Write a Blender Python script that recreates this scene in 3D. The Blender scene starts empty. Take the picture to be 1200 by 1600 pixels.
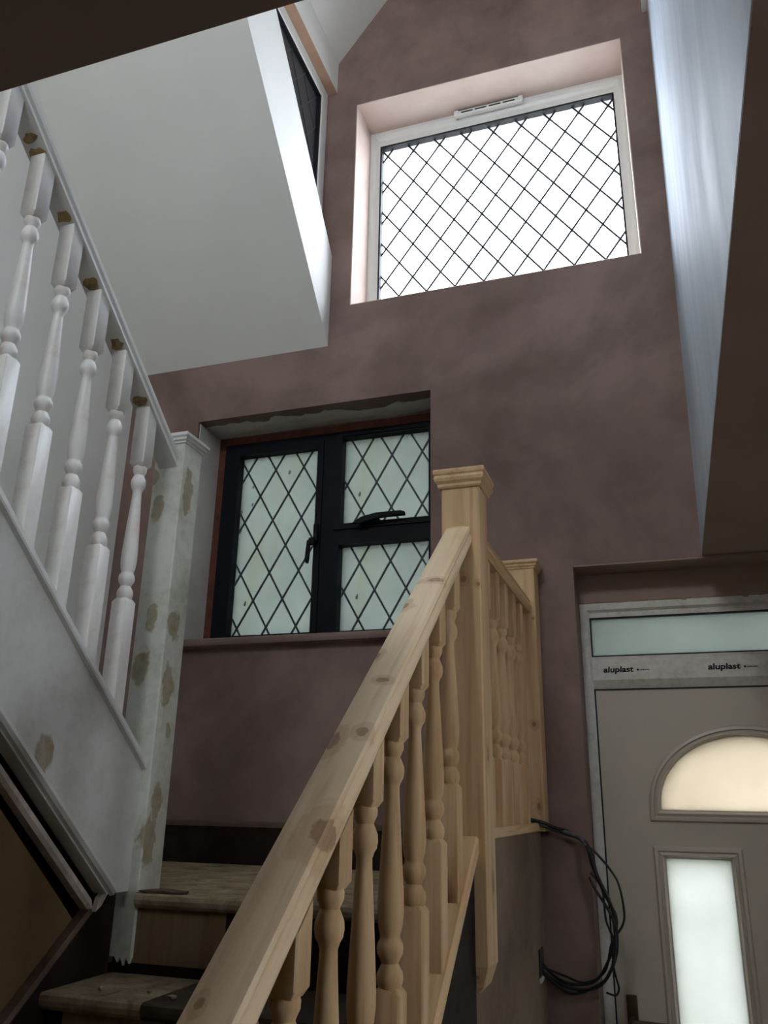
import bpy, bmesh, math, random
from mathutils import Vector, Matrix
random.seed(7)
C = bpy.context.scene.collection
SC = bpy.context.scene

# ------------------------------------------------------------------ camera, sky, light, exposure
cam = bpy.data.cameras.new('camera')
cam.sensor_fit = 'VERTICAL'; cam.sensor_height = 36.0; cam.sensor_width = 27.0
cam.lens = 1297.0 / 1600.0 * 36.0
cam.clip_start = 0.02
camo = bpy.data.objects.new('camera', cam); C.objects.link(camo)
YAW, PIT, ROL = math.radians(-18.83), math.radians(19.34), math.radians(1.04)
fwd = Vector((math.sin(YAW)*math.cos(PIT), math.cos(YAW)*math.cos(PIT), math.sin(PIT)))
rt = Vector((math.cos(YAW), -math.sin(YAW), 0)); up = rt.cross(fwd)
rt2 = math.cos(ROL)*rt + math.sin(ROL)*up; up2 = -math.sin(ROL)*rt + math.cos(ROL)*up
camo.matrix_world = Matrix(((rt2.x, up2.x, -fwd.x, 0), (rt2.y, up2.y, -fwd.y, 0), (rt2.z, up2.z, -fwd.z, 0), (0, 0, 0, 1)))
SC.camera = camo

w = bpy.data.worlds.new('overcast_sky'); SC.world = w; w.use_nodes = True
bgn = w.node_tree.nodes['Background']
bgn.inputs[0].default_value = (0.94, 0.97, 1.0, 1); bgn.inputs[1].default_value = 6.0

SC.view_settings.view_transform = 'Standard'
SC.view_settings.look = 'None'
SC.view_settings.gamma = 1.0
SC.view_settings.use_curve_mapping = False
SC.view_settings.exposure = 2.5
SC.cycles.max_bounces = 12; SC.cycles.diffuse_bounces = 8; SC.cycles.transparent_max_bounces = 16
SC.cycles.sample_clamp_indirect = 6.0
SC.cycles.caustics_reflective = False; SC.cycles.caustics_refractive = False

def portal(name, loc, sx, sy, direction):
    """light portal in a window opening: guides sky sampling only, gives no light of its own"""
    l = bpy.data.lights.new(name, 'AREA'); l.shape = 'RECTANGLE'; l.size = sx; l.size_y = sy
    l.cycles.is_portal = True
    o = bpy.data.objects.new(name, l); C.objects.link(o); o.location = loc
    o.rotation_euler = Vector(direction).to_track_quat('-Z', 'Y').to_euler()
portal('portal_upper_window', (-.515, 3.02, 2.43), 1.14, 1.05, (0, -1, 0))
portal('portal_lower_window', (-1.22, 3.02, 1.0), .95, .9, (0, -1, 0))
portal('portal_door', (.2, 3.02, -.5), .9, 2.3, (0, -1, 0))
portal('portal_fill_landing', (-.65, -1.47, 2.825), .9, .75, (0, 1, 0))
portal('portal_fill_hall', (1.76, .9, .29), .42, .7, (-1, 0, 0))

# ------------------------------------------------------------------ node helpers and materials
class N:
    def __init__(s, name):
        s.m = bpy.data.materials.new(name); s.m.use_nodes = True
        s.t = s.m.node_tree; s.t.nodes.clear()
        s.out = s.t.nodes.new('ShaderNodeOutputMaterial')
    def n(s, typ, ins=None, **kw):
        nd = s.t.nodes.new('ShaderNode' + typ)
        for k, v in kw.items(): setattr(nd, k, v)
        if ins:
            for k, v in ins.items():
                if isinstance(v, bpy.types.NodeSocket): s.t.links.new(v, nd.inputs[k])
                else: nd.inputs[k].default_value = v
        return nd
    def obj(s): return s.n('TexCoord').outputs['Object']
    def math(s, op, a, b=0.0, clamp=False):
        return s.n('Math', {0: a, 1: b}, operation=op, use_clamp=clamp).outputs[0]
    def vmath(s, op, a, b=(0, 0, 0)):
        return s.n('VectorMath', {0: a, 1: b}, operation=op).outputs['Value' if op in ('LENGTH', 'DOT_PRODUCT') else 'Vector']
    def noise(s, vec, scale, detail=4, rough=.55, dist=0.0):
        return s.n('TexNoise', {'Vector': vec, 'Scale': scale, 'Detail': detail, 'Roughness': rough, 'Distortion': dist}).outputs['Fac']
    def ramp(s, fac, stops):
        r = s.n('ValToRGB', {'Fac': fac}); e = r.color_ramp.elements
        while len(e) < len(stops): e.new(.5)
        for q, (p, c) in zip(e, stops): q.position = p; q.color = (*c, 1)
        return r.outputs['Color']
    def mix(s, fac, a, b, mode='MIX'):
        nd = s.n('Mix', data_type='RGBA', blend_type=mode)
        for k, v in ((0, fac), (6, a), (7, b)):
            if isinstance(v, bpy.types.NodeSocket): s.t.links.new(v, nd.inputs[k])
            elif k == 0: nd.inputs[0].default_value = v
            else: nd.inputs[k].default_value = (*v, 1)
        return nd.outputs[2]
    def bump(s, h, strength=.2, dist=.005):
        return s.n('Bump', {'Height': h, 'Strength': strength, 'Distance': dist}).outputs[0]
    def bsdf(s, col, rough=.6, spec=.4, normal=None, metal=0.0):
        ins = {'Roughness': rough, 'Specular IOR Level': spec, 'Metallic': metal}
        ins['Base Color'] = col if isinstance(col, bpy.types.NodeSocket) else (*col, 1)
        if normal: ins['Normal'] = normal
        b = s.n('BsdfPrincipled', ins)
        s.t.links.new(b.outputs[0], s.out.inputs[0]); return s.m

def plain(name, col, rough=.5, spec=.4, metal=0.0, var=.12, scale=14.0):
    k = N(name); v = k.obj(); f = k.noise(v, scale, 5)
    lo = tuple(c*(1-var) for c in col); hi = tuple(min(1, c*(1+var)) for c in col)
    return k.bsdf(k.ramp(f, [(.3, lo), (.7, hi)]), rough, spec, k.bump(f, .05, .002), metal)

def plaster(name, lo, mid, hi, rough=.75):
    k = N(name); v = k.obj()
    a = k.noise(v, 1.5, 6, .6, .6); b = k.noise(v, 6.0, 6, .6, .3); c = k.noise(v, 60, 3)
    f = k.math('ADD', k.math('MULTIPLY', a, .7), k.math('MULTIPLY', b, .3))
    col = k.ramp(f, [(.36, lo), (.5, mid), (.64, hi)])
    h = k.math('ADD', b, k.math('MULTIPLY', c, .15))
    return k.bsdf(col, rough, .25, k.bump(h, .12, .004))

def ellipse_mask(k, v, spots, wob=.5, nscale=28):
    """hand-sized stains at fixed places on the piece: spots = [(centre, radii)]"""
    nz = k.n('TexNoise', {'Vector': v, 'Scale': nscale, 'Detail': 3}).outputs['Color']
    off = k.vmath('SUBTRACT', nz, (.5, .5, .5))
    m = None
    for c, r in spots:
        d = k.vmath('SUBTRACT', v, c)
        d = k.vmath('MULTIPLY', d, tuple(1/q for q in r))
        d = k.vmath('ADD', d, k.vmath('MULTIPLY', off, (wob*2,)*3))
        l = k.math('SUBTRACT', 1.12, k.vmath('LENGTH', d))
        l = k.math('MULTIPLY', l, 5.0, True)
        m = l if m is None else k.math('MAXIMUM', m, l)
    return m

def pine(name, axis='Z', rot=0.0, tone=1.0, knots=1.0, spots=(), pale=False):
    """new softwood: long grain, growth-ring figure and a few knots along the chosen axis"""
    k = N(name); v = v0 = k.obj()
    rnd = k.n('ObjectInfo').outputs['Random']
    offs = k.n('CombineXYZ', {0: k.math('MULTIPLY', rnd, 3.7), 1: k.math('MULTIPLY', rnd, 9.1), 2: k.math('MULTIPLY', rnd, 17.3)}).outputs[0]
    v = k.n('Mapping', {'Vector': v, 'Rotation': (rot, 0, 0)}).outputs[0]
    if axis == 'Z': sc = (1, 1, .05); kn = (7, 7, 2.6)
    else: sc = (1, .05, 1); kn = (7, 2.6, 7)
    vv = k.vmath('ADD', v, offs)
    g = k.vmath('MULTIPLY', vv, sc)
    warp = k.noise(k.vmath('MULTIPLY', vv, tuple(1 if s == 1 else .3 for s in sc)), 9, 3)
    fine = k.noise(g, 230, 3, .6)
    ring = k.noise(g, 38, 2, .5, 1.2)
    f = k.math('ADD', k.math('MULTIPLY', ring, .78), k.math('MULTIPLY', fine, .22))
    f = k.math('ADD', k.math('MULTIPLY', f, .75), k.math('MULTIPLY', warp, .25))
    t = tone
    col = k.ramp(f, [(.34, (.50*t, .30*t, .145*t)), (.5, (.62*t, .415*t, .225*t)), (.66, (.70*t, .50*t, .30*t))])
    if pale: col = k.ramp(f, [(.34, (.66, .46, .275)), (.5, (.82, .625, .41)), (.66, (.89, .715, .50))])
    vo = k.n('TexVoronoi', {'Vector': k.vmath('MULTIPLY', vv, kn), 'Scale': 1.0, 'Randomness': 1.0})
    cell = k.math('GREATER_THAN', k.n('SeparateColor', {0: vo.outputs['Color']}).outputs[0], 1.0-.42*knots)
    dist = k.math('ADD', vo.outputs['Distance'], k.math('MULTIPLY', k.math('SUBTRACT', fine, .5), .12))
    core = k.math('MULTIPLY', k.math('MULTIPLY', k.math('SUBTRACT', .17, dist), 14, True), cell)
    halo = k.math('MULTIPLY', k.math('MULTIPLY', k.math('SUBTRACT', .36, dist), 3, True), cell)
    col = k.mix(k.math('MULTIPLY', halo, .5), col, (.36*t, .19*t, .085*t))
    col = k.mix(k.math('MULTIPLY', core, .85), col, (.13*t, .055*t, .025*t))
    if spots:
        m = ellipse_mask(k, v0, [(c, tuple(q*.85 for q in r_)) for c, r_ in spots], .55, 70)
        big = ellipse_mask(k, v0, [(c, tuple(q*1.9 for q in r_)) for c, r_ in spots], .5, 40)
        col = k.mix(k.math('MULTIPLY', big, .30), col, (.36*t, .19*t, .085*t))
        col = k.mix(k.math('MULTIPLY', k.math('MULTIPLY', m, k.math('ADD', .35, fine)), .66), col, (.17*t, .075*t, .03*t))
    return k.bsdf(col, .55, .25, k.bump(f, .10, .0012))

def old_white(name, spots=(), wob=.5, nsc=28, base=(.66, .66, .61), dirt=(.42, .42, .33), stain=(.26, .19, .085), dirt_amt=.5, rough=.45):
    k = N(name); v = k.obj()
    a = k.noise(v, 9, 6, .65, .5); b = k.noise(v, 45, 4)
    f = k.math('ADD', k.math('MULTIPLY', a, .7), k.math('MULTIPLY', b, .3))
    d = k.math('MULTIPLY', k.math('MULTIPLY', k.math('SUBTRACT', .55, f), 5, True), dirt_amt)
    col = k.mix(d, base, dirt)
    if spots:
        m = ellipse_mask(k, v, spots, wob, nsc)
        col = k.mix(k.math('MULTIPLY', m, k.math('ADD', .25, k.math('MULTIPLY', b, .9), True)), col, stain)
    return k.bsdf(col, rough, .4, k.bump(f, .1, .002))

def schlick(k):
    f = k.n('LayerWeight', {'Blend': .5}).outputs['Facing']
    return k.math('ADD', .04, k.math('MULTIPLY', k.math('POWER', f, 5.0), .9), True)

def obscure(name, trans, diff, tfac, rough=.12, gloss=.06, streak=None, flecks=False):
    """frosted / obscured glazing: scatters the daylight that reaches its outer face"""
    k = N(name); v = k.obj()
    f = k.noise(v, 5, 5, .6)
    tc = k.ramp(f, [(.3, tuple(c*.88 for c in trans)), (.7, trans)])
    if streak:
        s = k.noise(k.vmath('MULTIPLY', v, (1, 1, .12)), 16, 3)
        tc = k.mix(k.math('MULTIPLY', k.math('SUBTRACT', s, .52), 3.2, True), tc, streak)
    if flecks:
        vo = k.n('TexVoronoi', {'Vector': k.vmath('MULTIPLY', v, (1, 1, .6)), 'Scale': 19.0}).outputs
        sel = k.math('GREATER_THAN', k.n('SeparateColor', {0: vo['Color']}).outputs[0], .72)
        fl = k.math('MULTIPLY', k.math('LESS_THAN', k.math('ADD', vo['Distance'], k.math('MULTIPLY', k.noise(v, 120, 2), .2)), .21), sel)
        tc = k.mix(k.math('MULTIPLY', fl, .85), tc, (.012, .014, .012))
    tr = k.n('BsdfTranslucent', {'Color': tc}).outputs[0]
    df = k.n('BsdfDiffuse', {'Color': (*diff, 1)}).outputs[0]
    a = k.n('MixShader', {0: tfac, 1: df, 2: tr}).outputs[0]
    gl = k.n('BsdfGlossy', {'Color': (1, 1, 1, 1), 'Roughness': rough}).outputs[0]
    lw = schlick(k)
    b = k.n('MixShader', {0: k.math('ADD', k.math('MULTIPLY', lw, .7), gloss*.2), 1: a, 2: gl}).outputs[0]
    k.t.links.new(b, k.out.inputs[0]); return k.m

def clear_glass(name, tint=(.95, .97, .98)):
    k = N(name)
    tr = k.n('BsdfTransparent', {'Color': (*tint, 1)}).outputs[0]
    gl = k.n('BsdfGlossy', {'Color': (1, 1, 1, 1), 'Roughness': .02}).outputs[0]
    lw = schlick(k)
    k.t.links.new(k.n('MixShader', {0: lw, 1: tr, 2: gl}).outputs[0], k.out.inputs[0]); return k.m

RAKE = .80           # lower flight slope (rise / going)
RAKE2 = .815         # upper flight slope
M = {}
M['mauve'] = plaster('mauve_plaster', (.145, .091, .076), (.205, .136, .117), (.276, .188, .162))
M['brown_ceiling'] = plaster('brown_plaster_ceiling', (.27, .185, .15), (.31, .215, .175), (.345, .242, .2))
M['peach'] = plaster('dry_peach_plaster', (.52, .40, .34), (.60, .48, .42), (.66, .55, .49))
M['raw_peach'] = plaster('raw_peach_strip', (.45, .29, .20), (.52, .34, .24), (.56, .38, .28))
M['ceiling_white'] = plain('matt_white_emulsion', (.80, .79, .75), .8, .2, var=.03, scale=3)
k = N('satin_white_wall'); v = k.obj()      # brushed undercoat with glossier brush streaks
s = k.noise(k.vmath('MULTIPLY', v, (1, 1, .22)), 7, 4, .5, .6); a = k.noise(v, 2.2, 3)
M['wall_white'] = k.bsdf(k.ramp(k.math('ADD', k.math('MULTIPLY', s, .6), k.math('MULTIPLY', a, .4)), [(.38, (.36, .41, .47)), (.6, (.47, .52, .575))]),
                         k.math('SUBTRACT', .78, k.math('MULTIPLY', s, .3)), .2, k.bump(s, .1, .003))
M['brown_spandrel'] = plaster('old_brown_plaster', (.13, .076, .036), (.16, .096, .046), (.195, .12, .06))
M['tan_plaster'] = plaster('tan_patchy_plaster', (.11, .068, .045), (.19, .128, .088), (.27, .20, .14))
M['patch_white'] = plaster('grey_white_bonding', (.42, .39, .36), (.56, .53, .50), (.66, .63, .60))
M['upvc'] = plain('white_upvc', (.74, .74, .71), .35, .5, var=.03)
M['upvc_door'] = plain('cream_white_upvc_door', (.48, .425, .35), .4, .45, var=.04, scale=4)
k = N('dusty_upvc_frame'); v = k.obj()      # plaster-splashed frame
f = k.noise(v, 30, 6, .7, .4)
M['upvc_dusty'] = k.bsdf(k.ramp(f, [(.34, (.50, .46, .41)), (.5, (.60, .57, .52)), (.64, (.65, .62, .57))]), .5, .3, k.bump(f, .06, .002))
M['gasket'] = plain('black_gasket', (.012, .012, .014), .6, .3)
M['black_frame'] = plain('black_aluminium', (.006, .007, .010), .55, .12, var=.2)
M['lead'] = plain('dark_lead', (.030, .034, .040), .5, .5, metal=.2)
M['red_timber'] = plain('red_brown_timber', (.115, .036, .020), .6, .3, var=.3, scale=22)
M['dark_board'] = plain('dark_stained_board', (.020, .013, .010), .7, .12, var=.35, scale=18)
M['dark_edge'] = plain('worn_brown_board_edge', (.10, .060, .042), .6, .3, var=.3, scale=18)
M['stair_bare'] = pine('bare_old_tread_timber', 'Z', 0, .36, .5)
k = N('worn_stair_tread'); v = k.obj()      # scruffy old treads with paint and dust
f = k.noise(v, 13, 7, .7, .6)
M['tread'] = k.bsdf(k.ramp(f, [(.34, (.16, .115, .068)), (.5, (.29, .225, .14)), (.66, (.40, .33, .23))]), .75, .2, k.bump(f, .3, .004))
M['tread_dark'] = plain('dark_stained_tread', (.055, .040, .028), .7, .25, var=.35, scale=20)
M['pine_v'] = pine('new_pine_upright', 'Z')
M['pine_post'] = pine('new_pine_newel', 'Z', 0, .97, .5)
M['pine_newel'] = pine('knotty_pine_newel', 'Z', 0, .97, .4, [((.005, -.045, .481), (.008, .01, .009)), ((.039, -.045, .468), (.006, .01, .006)), ((.02, -.045, -.318), (.006, .01, .006)), ((.045, -.01, .10), (.01, .009, .02)), ((.045, .012, -.15), (.01, .012, .03))])
M['pine_half'] = pine('knotty_pine_end_post', 'Z', 0, .97, .4, [((.026, -.045, .235), (.009, .012, .009)), ((.036, -.045, .562), (.004, .012, .005)), ((.03, -.045, .0), (.006, .01, .012))])
def rl(x, y): return (x, y, 1.9957+.788*(y-1.631)-.004)
M['pine_rake'] = pine('new_pine_raking', 'Y', -math.atan(RAKE), 1.2, .4)
M['pine_handrail'] = pine('knotty_pine_handrail', 'Y', -math.atan(RAKE), 1.28, .5, [
    ((-.010, 1.575, 1.985), (.018, .012, .02)), ((.006, 1.341, 1.765), (.022, .010, .010)), ((-.036, 1.255, 1.696), (.014, .016, .012)),
    ((-.034, 1.105, 1.580), (.008, .012, .012)), ((-.028, .914, 1.428), (.010, .024, .020)), ((.008, .93, 1.440), (.010, .012, .012)),
    ((.024, .775, 1.312), (.022, .030, .026)), ((-.020, .583, 1.168), (.006, .008, .010)), ((.0, 1.04, 1.53), (.012, .008, .008))], pale=True)
M['pine_level'] = pine('new_pine_level', 'Y', 0)
M['white_gloss'] = old_white('white_gloss_rail', base=(.70, .70, .67), dirt=(.60, .58, .54), dirt_amt=.35)
k = N('white_baluster_paint'); v = k.obj()  # undercoat with rubbed patches showing pinkish wood on the square blocks
f = k.noise(v, 20, 5, .6, .4); b = k.noise(v, 60, 3)
m_ = k.math('MULTIPLY', k.math('MULTIPLY', k.math('SUBTRACT', f, .5), 4.5, True), .55)
M['white_baluster'] = k.bsdf(k.mix(m_, (.80, .78, .75), (.66, .52, .43)), .42, .4, k.bump(b, .06, .001))
M['white_newel'] = old_white('patchy_white_newel', [
    ((-.037, -.045, .824), (.014, .03, .022)), ((-.017, -.045, .732), (.017, .03, .040)), ((0, -.045, .433), (.015, .03, .036)), ((-.015, -.045, .311), (.022, .03, .046)),
    ((.045, -.008, .783), (.03, .020, .065)), ((.045, -.012, .421), (.03, .026, .042)), ((.045, -.010, .269), (.03, .026, .048)),
    ((.045, -.008, -.005), (.03, .022, .038)), ((.045, -.022, -.092), (.03, .024, .055)), ((.045, .012, .16), (.03, .012, .02))],
    .75, 34, base=(.64, .645, .59), dirt=(.36, .36, .26), stain=(.27, .205, .095), dirt_amt=.6)
M['white_string'] = old_white('patchy_white_string', [((.444, .235, .28), (.06, .028, .042)), ((.444, .43, .555), (.06, .02, .02)), ((.444, .49, -.02), (.06, .03, .012))],
                              .5, 28, base=(.66, .66, .64), dirt=(.50, .49, .44), dirt_amt=.55)
M['bare_patch'] = plain('bare_wood_patch', (.31, .22, .10), .7, .2, var=.45, scale=60)
M['splinter'] = plain('pale_splinter', (.58, .52, .45), .7, .2, var=.2, scale=40)
M['obscure_lower'] = obscure('obscured_leaded_glass', (.145, .160, .152), (.2, .21, .2), .8, .2, .04, streak=(.128, .140, .116), flecks=True)
M['frost_door'] = obscure('frosted_door_glass', (.265, .275, .264), (.45, .47, .45), .85, .15, .03)
M['frost_arch'] = obscure('cream_frosted_glass', (.27, .25, .215), (.45, .42, .35), .85, .15, .03)
M['transom_glass'] = obscure('grey_green_transom_glass', (.165, .182, .172), (.2, .23, .22), .8, .04, .10)
M['cheek_glass'] = obscure('dim_side_window_glass', (.105, .108, .116), (.14, .145, .15), .75, .12, .08)
M['clear'] = clear_glass('clear_pane')
M['tinted'] = clear_glass('dimming_upper_pane', (.60, .62, .65))  # grey tint put in to dim the sky light entering by the upper window
M['bronze'] = plain('dark_bronze', (.060, .040, .018), .4, .5, metal=.6)
M['cable'] = plain('black_cable_sheath', (.008, .009, .009), .45, .4)
M['cable_grey'] = plain('grey_cable_sheath', (.13, .12, .12), .5, .3)
M['print'] = plain('black_print', (.01, .01, .012), .6, .2)
M['floorboards'] = plain('hall_screed', (.48, .43, .37), .8, .2, var=.2)
M['ground'] = plain('pale_paving', (.36, .35, .33), .9, .1, var=.15, scale=2)
M['soffit'] = plain('white_soffit_board', (.70, .72, .75), .5, .3, var=.03)
M['slate'] = plain('dark_roof', (.05, .05, .055), .7, .3, var=.3)

# ------------------------------------------------------------------ mesh helpers
def prism(bm, poly, axis, a, b):
    """extrude a 2-D outline along an axis. X: (y,z)  Y: (x,z)  Z: (x,y)"""
    def P(p, t):
        return (t, p[0], p[1]) if axis == 'X' else (p[0], t, p[1]) if axis == 'Y' else (p[0], p[1], t)
    A = [bm.verts.new(P(p, a)) for p in poly]; B = [bm.verts.new(P(p, b)) for p in poly]
    n = len(poly)
    for i in range(n): bm.faces.new((A[i], A[(i+1) % n], B[(i+1) % n], B[i]))
    bm.faces.new(A); bm.faces.new(B)
def box(bm, x0, x1, y0, y1, z0, z1, bev=0.0):
    if bev <= 0: prism(bm, [(x0, y0), (x1, y0), (x1, y1), (x0, y1)], 'Z', z0, z1); return
    t = bmesh.new(); prism(t, [(x0, y0), (x1, y0), (x1, y1), (x0, y1)], 'Z', z0, z1)
    bmesh.ops.recalc_face_normals(t, faces=t.faces)
    bmesh.ops.bevel(t, geom=t.edges[:], offset=bev, segments=2, profile=.5, affect='EDGES')
    me = bpy.data.meshes.new('t'); t.to_mesh(me); t.free(); bm.from_mesh(me); bpy.data.meshes.remove(me)
def shear_prism(bm, poly, y0, y1, slope, yref, seg=1):
    """outline (x,z) swept from y0 to y1 with z rising by slope per metre of y; ends cut plumb"""
    rows = []
    for i in range(seg+1):
        y = y0 + (y1-y0)*i/seg
        rows.append([bm.verts.new((p[0], y, p[1] + slope*(y-yref))) for p in poly])
    n = len(poly)
    for r, q in zip(rows, rows[1:]):
        for i in range(n): bm.faces.new((r[i], r[(i+1) % n], q[(i+1) % n], q[i]))
    bm.faces.new(rows[0]); bm.faces.new(rows[-1])
def slab(bm, outer, holes, y0, y1):
    """upright slab (x,z outline) with holes, between y0 and y1"""
    loops = [outer] + holes
    t = bmesh.new(); ed = []
    for lp in loops:
        vs = [t.verts.new((p[0], y0, p[1])) for p in lp]
        ed += [t.edges.new((vs[i], vs[(i+1) % len(vs)])) for i in range(len(vs))]
    bmesh.ops.triangle_fill(t, edges=ed, use_beauty=True)
    for f in list(t.faces):
        bm.faces.new([bm.verts.new((v.co.x, y0, v.co.z)) for v in f.verts])
        bm.faces.new([bm.verts.new((v.co.x, y1, v.co.z)) for v in f.verts])
    t.free()
    for lp in loops:
        n = len(lp)
        for i in range(n):
            p, q = lp[i], lp[(i+1) % n]
            bm.faces.new([bm.verts.new(c) for c in ((p[0], y0, p[1]), (q[0], y0, q[1]), (q[0], y1, q[1]), (p[0], y1, p[1]))])
    bmesh.ops.remove_doubles(bm, verts=bm.verts[:], dist=1e-5)
def area2(lp): return sum(lp[i][0]*lp[(i+1) % len(lp)][1]-lp[(i+1) % len(lp)][0]*lp[i][1] for i in range(len(lp)))
def offset(lp, d):
    """outline moved outwards by d, mitred"""
    if area2(lp) < 0: lp = lp[::-1]
    out = []; n = len(lp)
    for i in range(n):
        p0, p1, p2 = Vector(lp[i-1]), Vector(lp[i]), Vector(lp[(i+1) % n])
        a = (p1-p0).normalized(); b = (p2-p1).normalized()
        na, nb = Vector((a.y, -a.x)), Vector((b.y, -b.x))
        m = (na+nb); m = m / max(.2, m.length_squared) * 2
        out.append((p1.x+m.x*d, p1.y+m.y*d))
    return out
def moulding(bm, lp, prof, flip=None):
    """closed moulding: profile [(outward offset, depth)] swept round an (x,z) outline; flip maps (u,depth,v) to 3-D"""
    fl = flip or (lambda u, d, v: (u, d, v))
    rows = [[bm.verts.new(fl(p[0], y, p[1])) for p in offset(lp, d)] for d, y in prof]
    n = len(rows[0]); m = len(rows)
    for i in range(m):
        r, q = rows[i], rows[(i+1) % m]
        for j in range(n): bm.faces.new((r[j], r[(j+1) % n], q[(j+1) % n], q[j]))
def rect(x0, x1, z0, z1): return [(x0, z0), (x1, z0), (x1, z1), (x0, z1)]
def lathe(bm, prof, seg=16):
    rows = [[bm.verts.new((r*math.cos(2*math.pi*i/seg), r*math.sin(2*math.pi*i/seg), z)) for i in range(seg)] for z, r in prof]
    for r, q in zip(rows, rows[1:]):
        for i in range(seg): bm.faces.new((r[i], r[(i+1) % seg], q[(i+1) % seg], q[i]))
    bm.faces.new(rows[0]); bm.faces.new(rows[-1])
def tube(bm, pts, r, seg=7):
    pts = [Vector(p) for p in pts]
    P = []
    for i in range(len(pts)-1):      # Catmull-Rom
        a, b, c, d = pts[max(0, i-1)], pts[i], pts[i+1], pts[min(len(pts)-1, i+2)]
        for s in range(6):
            t = s/6
            P.append(.5*((2*b)+(c-a)*t+(2*a-5*b+4*c-d)*t*t+(3*b-3*c+d-a)*t**3))
    P.append(pts[-1]); rows = []
    for i, p in enumerate(P):
        d = (P[min(i+1, len(P)-1)]-P[max(0, i-1)]).normalized()
        u = d.cross(Vector((.13, .2, .97))).normalized(); v_ = d.cross(u)
        rows.append([bm.verts.new(p+r*(u*math.cos(2*math.pi*j/seg)+v_*math.sin(2*math.pi*j/seg))) for j in range(seg)])
    for q, s in zip(rows, rows[1:]):
        for j in range(seg): bm.faces.new((q[j], q[(j+1) % seg], s[(j+1) % seg], s[j]))
    bm.faces.new(rows[0]); bm.faces.new(rows[-1])
def to_mesh(name, bm, mat, smooth=False, at=(0, 0, 0)):
    bmesh.ops.recalc_face_normals(bm, faces=bm.faces[:])
    if any(at): bmesh.ops.translate(bm, verts=bm.verts[:], vec=(-at[0], -at[1], -at[2]))
    me = bpy.data.meshes.new(name); bm.to_mesh(me); bm.free()
    me.materials.append(mat)
    if smooth:
        for p in me.polygons: p.use_smooth = True
        me.set_sharp_from_angle(angle=math.radians(40))
    return me
def wloc(o):
    l = Vector(o.location)
    while o.parent: o = o.parent; l += Vector(o.location)
    return l
def put(name, me, parent=None, loc=(0, 0, 0)):
    """link a mesh with its origin at world point loc"""
    o = bpy.data.objects.new(name, me); C.objects.link(o)
    if parent: o.parent = parent; o.location = Vector(loc)-wloc(parent)
    else: o.location = loc
    return o
def obj(name, bm, mat, parent=None, at=(0, 0, 0), smooth=False):
    return put(name, to_mesh(name, bm, mat, smooth, at), parent, at)
def thing(name, loc, label, cat, group=None):
    o = bpy.data.objects.new(name, None); C.objects.link(o); o.location = loc; o.empty_display_size = .1
    o['label'] = label; o['category'] = cat
    if group: o['group'] = group
    return o
def tag(o, label, cat, group=None):
    o['label'] = label; o['category'] = cat
    if group: o['group'] = group
    return o
def struct(o, label=None):
    o['kind'] = 'structure'
    if label: o['label'] = label
    return o
def sempty(name, loc, label):
    o = bpy.data.objects.new(name, None); C.objects.link(o); o.location = loc
    return struct(o, label)
B = bmesh.new
FLOOR = -1.685; CEIL = .757; YB = 2.70; XL = -2.07; LAND = -.20

# ------------------------------------------------------------------ room shell
bm = B(); box(bm, XL-.3, 1.75, -2.8, 3.0, FLOOR-.15, FLOOR); struct(obj('floor', bm, M['floorboards']), 'bare screed hall floor')
UP = rect(-1.085, .055, 1.908, 2.952); LO = rect(-1.736, -.745, .530, 1.472); DR = [(-.259, FLOOR), (.672, FLOOR), (.672, .752), (-.259, .752)]
bm = B(); slab(bm, [(XL-.25, FLOOR-.1), (-.259, FLOOR-.1), (-.259, .752), (.672, .752), (.672, FLOOR-.1), (1.75, FLOOR-.1), (1.75, 4.3), (XL-.25, 4.3)], [UP, LO], YB, 3.0)
wall_back = struct(obj('wall_back', bm, M['mauve']), 'mauve brown plastered end wall holding both leaded windows and the front door')
bm = B(); box(bm, -.2592, .6722, 2.822, 2.999, .648, .7525)
# ragged lower plaster edge over the door frame
for i in range(60):
    x = -.255 + i*.0155; h = random.random()
    box(bm, x, x+.0155, 2.8195, 2.823, .650-.008*h*h*(1.4 if random.random() > .6 else .4), .662)
struct(obj('header', bm, M['brown_ceiling'], wall_back), None)
bm = B(); box(bm, -.2575, .671, YB+.001, 2.82, .746, .7515); obj('header_soffit', bm, M['brown_ceiling'], wall_back)['kind'] = 'structure'
# dry pale reveals of the upper window: head, sill and both sides
for nm, (x0, x1, z0, z1) in dict(reveal_head=(-1.085, .055, 2.948, 2.952), reveal_sill=(-1.085, .055, 1.908, 1.912),
                                 reveal_side=(-1.085, -1.081, 1.912, 2.948), reveal_side_=(.051, .055, 1.912, 2.948)).items():
    bm = B(); box(bm, x0, x1, YB+.002, 2.93, z0, z1); obj(nm.rstrip('_'), bm, M['peach'], wall_back)
# ragged bonding patch on the soffit and left reveal of the lower window
bm = B(); pts = []; rr = random.Random(3); q_ = .02
for i in range(46):
    x = -1.73 + i*.0215
    q_ = min(.075, max(.004, q_+rr.uniform(-.016, .016)))
    pts.append((x, 2.712+q_+(.03 if x < -1.45 else 0)))
pts += [(-.748, 2.82), (-.80, 2.85), (-.95, 2.872), (-1.3, 2.868), (-1.73, 2.875)]
prism(bm, pts, 'Z', 1.468, 1.4715); obj('soffit_patch', bm, M['patch_white'], wall_back)
bm = B(); box(bm, -1.7355, -1.731, 2.712, 2.90, .56, 1.468); obj('reveal_side', bm, M['patch_white'], wall_back)

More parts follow.
